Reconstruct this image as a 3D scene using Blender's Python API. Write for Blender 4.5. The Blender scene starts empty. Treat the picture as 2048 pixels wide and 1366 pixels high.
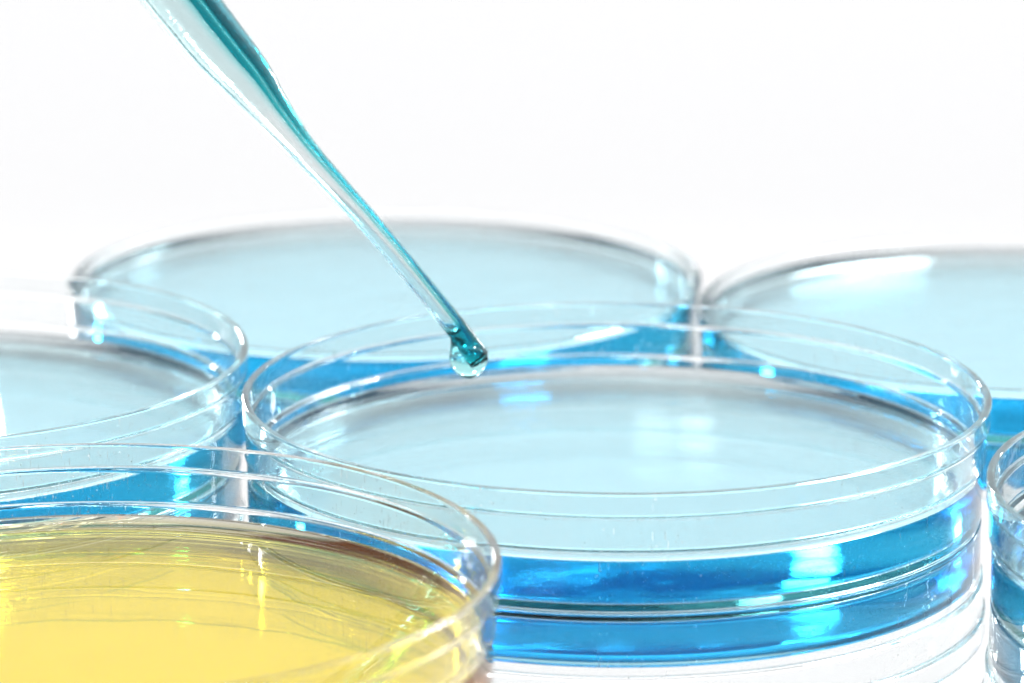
import bpy, bmesh, math, random
from mathutils import Vector, Matrix, noise

MM = 0.001
scene = bpy.context.scene
col = scene.collection
random.seed(7)

# ------------------------------------------------------------------ camera
CAM_H = 136.34
PITCH = 0.246112
FPX = 7948.9                      # focal length in pixels of the 2048 px wide photograph
cam_data = bpy.data.cameras.new("camera")
cam = bpy.data.objects.new("camera", cam_data)
col.objects.link(cam)
cam.location = (0, 0, CAM_H * MM)
cam.rotation_euler = (math.pi / 2 - PITCH, 0, 0)
cam_data.sensor_width = 36
cam_data.lens = FPX / 2048 * 36
cam_data.clip_start = 0.01
cam_data.clip_end = 60
cam_data.dof.use_dof = True
cam_data.dof.focus_distance = 0.458
cam_data.dof.aperture_fstop = 24
scene.camera = cam

# ------------------------------------------------------------------ world: a white studio, brightest behind the dishes
world = bpy.data.worlds.new("World")
scene.world = world
world.use_nodes = True
nt = world.node_tree
nt.nodes.clear()
out = nt.nodes.new("ShaderNodeOutputWorld")
bg = nt.nodes.new("ShaderNodeBackground")
tc = nt.nodes.new("ShaderNodeTexCoord")
sep = nt.nodes.new("ShaderNodeSeparateXYZ")
rmp = nt.nodes.new("ShaderNodeValToRGB")
mp = nt.nodes.new("ShaderNodeMapRange")
mp.inputs["From Min"].default_value = -1
mp.inputs["From Max"].default_value = 1
e = rmp.color_ramp.elements
e[0].position = 0.0; e[0].color = (0.07, 0.075, 0.09, 1)
e[1].position = 1.0; e[1].color = (1.0, 1.0, 1.0, 1)
for p_, v_ in ((0.45, 0.17), (0.68, 0.50), (0.86, 0.97)):
    m = e.new(p_); m.color = (v_, v_, v_, 1)
nt.links.new(tc.outputs["Generated"], sep.inputs[0])
nt.links.new(sep.outputs["Y"], mp.inputs["Value"])
nt.links.new(mp.outputs["Result"], rmp.inputs["Fac"])
zr = nt.nodes.new("ShaderNodeValToRGB")          # brightness by height above the table
z = zr.color_ramp.elements
z[0].position = 0.0; z[0].color = (0.855, 0.855, 0.855, 1)
z[1].position = 1.0; z[1].color = (0.8, 0.8, 0.8, 1)
for p_, v_ in ((0.21, 0.855), (0.245, 0.98), (0.30, 0.98), (0.34, 0.94), (0.45, 0.78), (0.7, 0.85)):
    k = z.new(p_); k.color = (v_, v_, v_, 1)
mul = nt.nodes.new("ShaderNodeMixRGB")
mul.blend_type = "MULTIPLY"
mul.inputs[0].default_value = 1.0
nt.links.new(sep.outputs["Z"], zr.inputs["Fac"])
nt.links.new(rmp.outputs["Color"], mul.inputs[1])
nt.links.new(zr.outputs["Color"], mul.inputs[2])


def smooth(src, lo, hi, inv=False):
    n = nt.nodes.new("ShaderNodeMapRange")
    n.interpolation_type = "SMOOTHSTEP"
    n.inputs["From Min"].default_value = lo
    n.inputs["From Max"].default_value = hi
    n.inputs["To Min"].default_value = 1.0 if inv else 0.0
    n.inputs["To Max"].default_value = 0.0 if inv else 1.0
    nt.links.new(src, n.inputs["Value"])
    return n.outputs["Result"]


def times(a, b):
    n = nt.nodes.new("ShaderNodeMath")
    n.operation = "MULTIPLY"
    nt.links.new(a, n.inputs[0])
    if isinstance(b, float):
        n.inputs[1].default_value = b
    else:
        nt.links.new(b, n.inputs[1])
    return n.outputs[0]


# unseen bright band added to the world, for crisp backlit lines
band = times(times(smooth(sep.outputs["Z"], 0.36, 0.41), smooth(sep.outputs["Z"], 0.52, 0.60, True)),
             smooth(sep.outputs["Y"], 0.55, 0.75))
addn = nt.nodes.new("ShaderNodeMixRGB")
addn.blend_type = "ADD"
addn.inputs[0].default_value = 1.0
nt.links.new(mul.outputs[0], addn.inputs[1])
nt.links.new(times(band, 1.1), addn.inputs[2])
nt.links.new(addn.outputs[0], bg.inputs["Color"])
bg.inputs["Strength"].default_value = 1.20
nt.links.new(bg.outputs[0], out.inputs[0])


def area_light(name, loc, target, size, size_y, watts, color=(1, 1, 1)):
    d = bpy.data.lights.new(name, "AREA")
    d.shape = "ELLIPSE"
    d.size = size * MM
    d.size_y = size_y * MM
    d.energy = watts
    d.color = color
    o = bpy.data.objects.new(name, d)
    col.objects.link(o)
    o.location = Vector(loc) * MM
    v = (Vector(target) - Vector(loc)).normalized()
    o.rotation_euler = v.to_track_quat("-Z", "Y").to_euler()
    return o


area_light("backlight_softbox", (260, 1250, 620), (0, 470, 0), 120, 120, 5.0)
area_light("left_softbox", (-660, 1200, 330), (0, 450, 0), 65, 90, 1.5)
area_light("right_softbox", (700, 1510, 300), (0, 500, 0), 50, 70, 0.8)
area_light("low_backlight", (-325, 1915, 405), (12, 462, 5), 125, 130, 6.0)
area_light("strip_softbox", (148, 3000, 690), (12, 462, 5), 8, 48, 0.0024)
area_light("strip_softbox", (112, 3000, 690), (12, 462, 5), 5, 48, 0.0015)

# ------------------------------------------------------------------ render settings
vs = scene.view_settings
scene.display_settings.display_device = "sRGB"
vs.view_transform = "Standard"
vs.look = "None"
vs.exposure = 0.0
vs.gamma = 1.0
vs.use_curve_mapping = False
scene.render.engine = "CYCLES"
cy = scene.cycles
cy.max_bounces = 60
cy.transmission_bounces = 60
cy.glossy_bounces = 60
cy.diffuse_bounces = 4
cy.transparent_max_bounces = 16
cy.volume_bounces = 0
cy.caustics_refractive = True
cy.caustics_reflective = True
cy.blur_glossy = 0.2
cy.sample_clamp_indirect = 30
cy.sample_clamp_direct = 0
cy.use_denoising = True
cy.denoiser = "OPENIMAGEDENOISE"
cy.denoising_input_passes = "RGB_ALBEDO_NORMAL"
cy.use_adaptive_sampling = True
cy.adaptive_threshold = 0.05
cy.adaptive_min_samples = 24


# ------------------------------------------------------------------ materials
def new_mat(name):
    m = bpy.data.materials.new(name)
    m.use_nodes = True
    m.node_tree.nodes.clear()
    return m, m.node_tree


def N(t, kind, **kw):
    n = t.nodes.new(kind)
    for k, v in kw.items():
        if hasattr(n, k):
            setattr(n, k, v)
        else:
            n.inputs[k].default_value = v
    return n


def clear_mat(name, ior, absorb=None, tint=(1, 1, 1), bump=0.0, bscale=(60, 60, 60), rough=0.0, dust=False):
    """Clear refracting material; absorb = absorption per millimetre for R, G, B."""
    m, t = new_mat(name)
    o = N(t, "ShaderNodeOutputMaterial")
    g = N(t, "ShaderNodeBsdfGlass", IOR=ior, Roughness=rough)
    g.inputs["Color"].default_value = (*tint, 1)
    t.links.new(g.outputs[0], o.inputs["Surface"])
    if dust:
        # fine dust specks and short upright scratches on the moulded plastic
        tcd = N(t, "ShaderNodeTexCoord")
        facs = []
        for sc_, thr, mlo, mhi in (((900, 900, 900), 0.10, 0.42, 0.60), ((2600, 2600, 200), 0.13, 0.55, 0.60)):
            mpd = N(t, "ShaderNodeMapping")
            mpd.inputs["Scale"].default_value = sc_
            vo = N(t, "ShaderNodeTexVoronoi", Scale=1.0)
            lt = N(t, "ShaderNodeMath", operation="LESS_THAN")
            lt.inputs[1].default_value = thr
            nm = N(t, "ShaderNodeTexNoise", Scale=110.0, Detail=1.0)
            mr = N(t, "ShaderNodeMapRange")
            mr.inputs["From Min"].default_value = mlo
            mr.inputs["From Max"].default_value = mhi
            mm_ = N(t, "ShaderNodeMath", operation="MULTIPLY")
            t.links.new(tcd.outputs["Object"], mpd.inputs[0])
            t.links.new(mpd.outputs[0], vo.inputs["Vector"])
            t.links.new(vo.outputs["Distance"], lt.inputs[0])
            t.links.new(tcd.outputs["Object"], nm.inputs["Vector"])
            t.links.new(nm.outputs["Fac"], mr.inputs["Value"])
            t.links.new(lt.outputs[0], mm_.inputs[0])
            t.links.new(mr.outputs[0], mm_.inputs[1])
            facs.append(mm_)
        ad = N(t, "ShaderNodeMath", operation="MAXIMUM")
        t.links.new(facs[0].outputs[0], ad.inputs[0])
        t.links.new(facs[1].outputs[0], ad.inputs[1])
        sc2 = N(t, "ShaderNodeMath", operation="MULTIPLY")
        sc2.inputs[1].default_value = 0.6
        t.links.new(ad.outputs[0], sc2.inputs[0])
        tl_ = N(t, "ShaderNodeBsdfTranslucent")
        tl_.inputs["Color"].default_value = (0.85, 0.87, 0.88, 1)
        ms = N(t, "ShaderNodeMixShader")
        t.links.new(sc2.outputs[0], ms.inputs[0])
        t.links.new(g.outputs[0], ms.inputs[1])
        t.links.new(tl_.outputs[0], ms.inputs[2])
        t.links.new(ms.outputs[0], o.inputs["Surface"])
    if absorb:
        a = N(t, "ShaderNodeVolumeAbsorption")
        mx = max(absorb) * 1.25
        a.inputs["Density"].default_value = mx * 1000
        a.inputs["Color"].default_value = (*[1 - k / mx for k in absorb], 1)
        t.links.new(a.outputs[0], o.inputs["Volume"])
    if bump:
        tc = N(t, "ShaderNodeTexCoord")
        mpn = N(t, "ShaderNodeMapping")
        mpn.inputs["Scale"].default_value = bscale
        nz = N(t, "ShaderNodeTexNoise", Scale=1.0, Detail=2.0)
        b = N(t, "ShaderNodeBump", Strength=1.0, Distance=bump * MM)
        t.links.new(tc.outputs["Object"], mpn.inputs[0])
        t.links.new(mpn.outputs[0], nz.inputs["Vector"])
        t.links.new(nz.outputs["Fac"], b.inputs["Height"])
        t.links.new(b.outputs[0], g.inputs["Normal"])
    return m


M_PLASTIC = clear_mat("clear_polystyrene", 1.5, absorb=(0.022, 0.0045, 0.0042), bump=0.05, bscale=(45, 45, 220), dust=True)  # teal tint stands in for dye-coloured light carried through the clear plastic
M_PLASTIC_WARM = clear_mat("clear_polystyrene_warm", 1.5, absorb=(0.002, 0.0035, 0.009), bump=0.05, bscale=(45, 45, 220), dust=True)  # warmer tint, absorbs more blue than red
M_BLUE = clear_mat("blue_dyed_water", 1.33, absorb=(0.048, 0.0106, 0.0028))
M_YELLOW = clear_mat("yellow_dyed_water", 1.33, absorb=(0.0002, 0.0175, 0.22))
M_TUBE = clear_mat("clear_glass_tube", 1.5)
M_TEAL = clear_mat("teal_dyed_water", 1.33, absorb=(1.9, 0.42, 0.36), bump=0.05, bscale=(900, 900, 900))
M_DROP = clear_mat("pale_teal_drop", 1.33, absorb=(0.20, 0.035, 0.03))

# glossy white acrylic table
M_TABLE, t = new_mat("glossy_white_acrylic")
o = N(t, "ShaderNodeOutputMaterial")
df = N(t, "ShaderNodeBsdfDiffuse")
nz = N(t, "ShaderNodeTexNoise", Scale=900.0, Detail=4.0)
cr = N(t, "ShaderNodeValToRGB")
cr.color_ramp.elements[0].position = 0.3; cr.color_ramp.elements[0].color = (0.78, 0.79, 0.81, 1)
cr.color_ramp.elements[1].position = 0.7; cr.color_ramp.elements[1].color = (0.90, 0.90, 0.91, 1)
tcn = N(t, "ShaderNodeTexCoord")
t.links.new(tcn.outputs["Object"], nz.inputs["Vector"])
t.links.new(nz.outputs["Fac"], cr.inputs["Fac"])
t.links.new(cr.outputs["Color"], df.inputs["Color"])
gl = N(t, "ShaderNodeBsdfGlossy", Roughness=0.03)
gl.inputs["Color"].default_value = (0.97, 0.97, 0.98, 1)
mx = N(t, "ShaderNodeMixShader")
mx.inputs[0].default_value = 0.92
t.links.new(df.outputs[0], mx.inputs[1])
t.links.new(gl.outputs[0], mx.inputs[2])
t.links.new(mx.outputs[0], o.inputs["Surface"])


# ------------------------------------------------------------------ helpers
def obj(name, bm, mat, parent=None, smooth=True, loc=None):
    me = bpy.data.meshes.new(name)
    bmesh.ops.recalc_face_normals(bm, faces=bm.faces[:])
    bm.to_mesh(me)
    bm.free()
    for p in me.polygons:
        p.use_smooth = smooth
    if mat:
        me.materials.append(mat)
    o = bpy.data.objects.new(name, me)
    col.objects.link(o)
    if parent:
        o.parent = parent
    if loc:
        o.location = loc
    return o


def chaikin(pts, it=2, closed=True, keep=()):
    for _ in range(it):
        q = []
        n = len(pts)
        for i in range(n if closed else n - 1):
            a, b = pts[i], pts[(i + 1) % n]
            q.append((a[0] * .75 + b[0] * .25, a[1] * .75 + b[1] * .25))
            q.append((a[0] * .25 + b[0] * .75, a[1] * .25 + b[1] * .75))
        pts = q
    return pts


def subdiv_round(pts, r=0.08, closed=True):
    """Round every corner of a polygon profile with a small fillet."""
    n = len(pts)
    res = []
    for i in range(n):
        p = Vector(pts[i])
        a = Vector(pts[i - 1]); b = Vector(pts[(i + 1) % n])
        if not closed and i in (0, n - 1):
            res.append(tuple(p)); continue
        da = a - p; db = b - p
        k = min(r, da.length * .45, db.length * .45)
        s = p + da.normalized() * k
        e_ = p + db.normalized() * k
        for j in range(4):
            u = j / 3
            v = s.lerp(p, u).lerp(p.lerp(e_, u), u)
            res.append((v.x, v.y))
    return res


def guard(pts):
    """Extra rings close to both ends of every long straight run, so its shading stays flat."""
    res = [pts[0]]
    for a, b in zip(pts, pts[1:]):
        L = math.hypot(b[0] - a[0], b[1] - a[1])
        if L > 0.8:
            for k in (0.12 / L, 0.3 / L, 1 - 0.3 / L, 1 - 0.12 / L):
                res.append((a[0] + (b[0] - a[0]) * k, a[1] + (b[1] - a[1]) * k))
        res.append(b)
    return res


def lathe(pts, closed, seg=256, wob=0.0, seed=0):
    pts = guard(pts)
    bm = bmesh.new()
    rings = []
    for i in range(seg):
        a = 2 * math.pi * i / seg
        ring = []
        for r, z in pts:
            w = 1.0
            dz = 0.0
            if wob and r > 1:
                w = 1 + wob * noise.noise(Vector((math.cos(a) * 1.6, math.sin(a) * 1.6, seed))) / r
                if z > 3:
                    dz = wob * .35 * noise.noise(Vector((math.cos(a) * 2.2, math.sin(a) * 2.2, seed + 9)))
            ring.append((r * w, z + dz, a))
        rings.append(ring)
    verts = []
    cache = {}
    for i, ring in enumerate(rings):
        row = []
        for j, (r, z, a) in enumerate(ring):
            if pts[j][0] < 1e-6:
                if j not in cache:
                    cache[j] = bm.verts.new((0, 0, z * MM))
                row.append(cache[j])
            else:
                row.append(bm.verts.new((r * math.cos(a) * MM, r * math.sin(a) * MM, z * MM)))
        verts.append(row)
    n = len(pts)
    for i in range(seg):
        A = verts[i]; B = verts[(i + 1) % seg]
        for j in range(n if closed else n - 1):
            k = (j + 1) % n
            f = []
            for v in (A[j], A[k], B[k], B[j]):
                if v not in f:
                    f.append(v)
            if len(f) >= 3:
                bm.faces.new(f)
    return bm


# ------------------------------------------------------------------ the setting: the table top
bm = bmesh.new()
bmesh.ops.create_grid(bm, x_segments=2, y_segments=2, size=20.0)
table = obj("table_top", bm, M_TABLE, smooth=False)
table.location = (0, 10.0, 0)
table["kind"] = "structure"

# ------------------------------------------------------------------ petri dishes
# profile of the tall dish: foot ring, floor, wall with two outward steps, thin rim (radius, height in mm)
TALL = [(0, 0.28), (43.0, 0.28), (43.2, 0.02), (43.9, 0.02), (44.15, 0.3),
        (44.2, 7.15), (44.55, 7.4), (44.62, 11.2), (44.92, 11.45), (44.98, 14.05), (44.85, 14.22),
        (44.15, 14.22), (44.02, 14.05), (43.95, 11.5), (43.6, 11.2), (43.5, 7.5), (43.12, 7.2),
        (43.0, 1.5), (42.6, 1.05), (0, 1.05)]
LOW = [(0, 0.28), (43.0, 0.28), (43.2, 0.02), (43.9, 0.02), (44.3, 0.3),
       (44.9, 7.2), (44.8, 7.42), (44.35, 7.42), (44.25, 7.2),
       (43.2, 1.5), (42.8, 1.05), (0, 1.05)]


def liquid_profile(level, rin):
    # reaches 0.3 mm into the plastic so the wetted wall has one optical boundary; rises at the wall
    p = [(0, 0.95), (rin - .4, 0.95), (rin + .2, 1.5), (rin + .35, level + .55)]
    for d in (0.45, 0.9, 1.5, 2.3, 3.4, 5.0):
        p.append((rin - d + .2, level + .52 * math.exp(-(d - .2) / 1.0)))
    p.append((0, level))
    return p


def make_dish(xy, tall, level, mat, label, liq_label, group, seed, rot=0.0, plastic=None):
    root = bpy.data.objects.new("petri_dish", None)
    col.objects.link(root)
    root.empty_display_size = 0.02
    root.location = (xy[0] * MM, xy[1] * MM, 0)
    root.rotation_euler = (0, 0, rot)
    root["label"] = label
    root["category"] = "petri dish"
    root["group"] = group
    prof = subdiv_round(TALL if tall else LOW, 0.16, closed=False)
    obj("dish_body", lathe(prof, False, 320, 0.12, seed), plastic or M_PLASTIC, root)
    rin = 43.05 if tall else 43.6
    lq = obj("liquid", lathe(liquid_profile(level, rin), False, 256), mat, root)
    lq["label"] = liq_label
    return root


B = (12.52, 462.38)
D = (-17.9, 551.61)
E = (70.6, 532.17)
Cc = (-78.05, 481.64)
A = (-46.06, 393.69)
F = (97.49, 420.58)
G = "petri dishes set out on the white table"
make_dish(B, True, 5.6, M_BLUE, "clear tall-walled petri dish of blue liquid directly under the pipette drop", "blue liquid", G, 1)
make_dish(A, True, 5.6, M_YELLOW, "clear petri dish of yellow liquid, the only yellow one", "golden yellow liquid", G, 2, 1.0, M_PLASTIC_WARM)
make_dish(Cc, True, 5.6, M_BLUE, "tall-walled petri dish of blue liquid at the left edge behind the yellow dish", "blue liquid", G, 3, 2.0)
make_dish(D, False, 5.6, M_BLUE, "blurred low-walled petri dish of pale blue liquid behind the pipette tube", "pale blue liquid", G, 4, 0.5)
make_dish(E, False, 5.6, M_BLUE, "blurred low-walled petri dish of blue liquid in the back at the right edge", "pale blue liquid", G, 5, 1.5)
make_dish(F, True, 5.6, M_BLUE, "petri dish mostly cut off at the lower right edge beside the central dish", "dark blue liquid", G, 6, 2.5)

# ------------------------------------------------------------------ pipette and drop
cp, sp = math.cos(PITCH), math.sin(PITCH)
DEPTH = 480.0
SC = DEPTH / FPX                    # mm per photograph pixel at the pipette


def P(px, py, off=0.0):
    """Point of the pipette's upright working plane, in mm."""
    x = (px - 1024) * SC
    v = (683 - py) * SC
    d = DEPTH + off
    return Vector((x, d * cp + v * sp, CAM_H - d * sp + v * cp))


def st(s, t_):
    return (s * .8067 + t_ * .5876, -s * .5876 + t_ * .8067)


sections = [(-900, 284, 62), (-700, 284, 67), (-300, 286, 69), (0, 289, 68.5), (167, 291.5, 66), (250, 295, 65), (327, 298.5, 62.5), (417, 306, 54), (503, 309, 39.5),
            (596, 314, 29), (700, 325, 24.5), (782, 334, 22.8), (920, 344, 22), (1071, 352, 22), (1147, 353, 22)]


def interp(t_):
    s = sections
    if t_ <= s[0][0]:
        return s[0][1], s[0][2]
    for i in range(len(s) - 1):
        if t_ <= s[i + 1][0]:
            # Catmull-Rom
            u = (t_ - s[i][0]) / (s[i + 1][0] - s[i][0])
            p0 = s[max(i - 1, 0)]; p1 = s[i]; p2 = s[i + 1]; p3 = s[min(i + 2, len(s) - 1)]
            r = []
            for k in (1, 2):
                m1 = (p2[k] - p0[k]) / max(p2[0] - p0[0], 1) * (p2[0] - p1[0])
                m2 = (p3[k] - p1[k]) / max(p3[0] - p1[0], 1) * (p2[0] - p1[0])
                h = ((2 * u**3 - 3 * u**2 + 1) * p1[k] + (u**3 - 2 * u**2 + u) * m1
                     + (-2 * u**3 + 3 * u**2) * p2[k] + (u**3 - u**2) * m2)
                r.append(h)
            return r[0], r[1]
    return s[-1][1], s[-1][2]


RIGHT = Vector((.8067, .5876 * sp, .5876 * cp)).normalized()      # across the tube, towards its upper right side
VIEW = Vector((0, cp, -sp))                                        # through the tube
TIP = 1147.0
pip_origin = P(*st(353, TIP))


def ring(bm, cen, r, seg=64, cut=0.0):
    vs_ = []
    for i in range(seg):
        a = 2 * math.pi * i / seg
        v = cen + RIGHT * (r * math.cos(a)) + VIEW * (r * math.sin(a))
        vs_.append(bm.verts.new((v - pip_origin) * MM))
    return vs_


def bridge(bm, a, b):
    n = len(a)
    for i in range(n):
        bm.faces.new((a[i], a[(i + 1) % n], b[(i + 1) % n], b[i]))


pip = bpy.data.objects.new("pipette", None)
col.objects.link(pip)
pip.location = pip_origin * MM
pip.empty_display_size = 0.01
pip["label"] = "glass pipette leaning in from the top left with teal liquid inside"
pip["category"] = "pipette"

bm = bmesh.new()
ts = [-900 + i * 12 for i in range(int((TIP + 900) / 12) + 1)]
if ts[-1] < TIP:
    ts.append(TIP)
BORE = .80


def bore(w, t_=0):
    return w * (BORE + .10 * max(0, min(1, (t_ - 1000) / 80)))


outer = []
inner = []
for t_ in ts:
    s, w = interp(t_)
    c = P(*st(s, t_))
    outer.append(ring(bm, c, w * SC))
    inner.append(ring(bm, c, bore(w, t_) * SC))
for i in range(len(ts) - 1):
    bridge(bm, outer[i], outer[i + 1])
    bridge(bm, inner[i + 1], inner[i])
bridge(bm, outer[-1], inner[-1])
bridge(bm, inner[0], outer[0])
tube = obj("glass_tube", bm, M_TUBE, pip)

# liquid thickened at the bore's upper right to imitate its refracted shade; the tip below t = 1060 is full
bm = bmesh.new()
FULL = 1082.0
lo, hi = [], []
tl = [-880 + i * 10 for i in range(int((TIP + 880) / 10))] + [TIP - 0.5]
for t_ in tl:
    s, w = interp(t_)
    c = P(*st(s, t_))
    R = bore(w, t_) * 1.03 * SC
    lo.append(ring(bm, c, R))
ta = [x for x in tl if x < FULL]
for t_ in ta:
    s, w = interp(t_)
    c = P(*st(s, t_))
    R = bore(w, t_) * 1.03 * SC
    thick = .74 if t_ < 420 else max(.5, .74 - (t_ - 420) / 260 * .17)
    if t_ > 850:
        thick = .45 + .25 * min(1, (t_ - 850) / 160)
    thick *= 1 + .10 * noise.noise(Vector((t_ * .012, 3, 0)))
    film = .025 if t_ < 500 else .018
    k = 1.0
    if t_ > FULL - 40:
        k = math.sqrt(max(0.02, 1 - ((t_ - (FULL - 40)) / 42) ** 2))
    vs_ = []
    for i in range(64):
        a = 2 * math.pi * i / 64
        ra = R * (1 - film - thick * max(0.0, math.cos(a - 0.25)) ** 2.2) * k
        vs_.append(bm.verts.new((c + RIGHT * (ra * math.cos(a)) + VIEW * (ra * math.sin(a)) - pip_origin) * MM))
    hi.append(vs_)
for i in range(len(tl) - 1):
    bridge(bm, lo[i], lo[i + 1])
for i in range(len(ta) - 1):
    bridge(bm, hi[i + 1], hi[i])
bridge(bm, hi[0], lo[0])
bm.faces.new(hi[-1])
bm.faces.new(lo[-1][::-1])
lq = obj("liquid", bm, M_TEAL, pip)
lq["label"] = "teal liquid in the pipette bore, shaped to darken one side"

# hanging drop: its outline row by row (image height, left, right), round in depth
rows = [(664, 896, 900), (668, 898, 908), (674, 900, 921), (682, 901, 936), (690, 901, 952), (698, 900, 967), (705, 899.5, 974.5),
        (714, 898, 976), (723, 899, 975.5), (732, 902, 972.5), (741, 908, 967), (749, 916, 959), (754.5, 925, 950), (757.5, 932, 943)]
bm = bmesh.new()
RX = Vector((1, 0, 0))
rr = []


def rinterp(y):
    for i in range(len(rows) - 1):
        if y <= rows[i + 1][0]:
            u = (y - rows[i][0]) / (rows[i + 1][0] - rows[i][0])
            p0 = rows[max(i - 1, 0)]; p1 = rows[i]; p2 = rows[i + 1]; p3 = rows[min(i + 2, len(rows) - 1)]
            res = []
            for k in (1, 2):
                m1 = (p2[k] - p0[k]) / (p2[0] - p0[0]) * (p2[0] - p1[0])
                m2 = (p3[k] - p1[k]) / (p3[0] - p1[0]) * (p2[0] - p1[0])
                res.append((2 * u**3 - 3 * u**2 + 1) * p1[k] + (u**3 - 2 * u**2 + u) * m1 + (-2 * u**3 + 3 * u**2) * p2[k] + (u**3 - u**2) * m2)
            return res
    return rows[-1][1:]


y = 664.0
ys = []
while y < 757:
    ys.append(y); y += 3.0
ys.append(757.5)
for y in ys:
    l, r = rinterp(y)
    c = P((l + r) / 2, y)
    w = (r - l) / 2 * SC
    vs_ = []
    for i in range(48):
        a = 2 * math.pi * i / 48
        v = c + RX * (w * math.cos(a)) + VIEW * (max(w, .0) * math.sin(a))
        vs_.append(bm.verts.new((v - pip_origin) * MM))
    rr.append(vs_)
for i in range(len(rr) - 1):
    bridge(bm, rr[i], rr[i + 1])
top = bm.verts.new((P(897, 663) - pip_origin) * MM)
bot = bm.verts.new((P(937.5, 758.5) - pip_origin) * MM)
for i in range(48):
    bm.faces.new((rr[0][(i + 1) % 48], rr[0][i], top))
    bm.faces.new((rr[-1][i], rr[-1][(i + 1) % 48], bot))
drop = obj("liquid_drop", bm, M_DROP, None)
drop.location = pip_origin * MM
drop["label"] = "round teal drop hanging from the pipette tip over the central dish"
drop["category"] = "liquid drop"
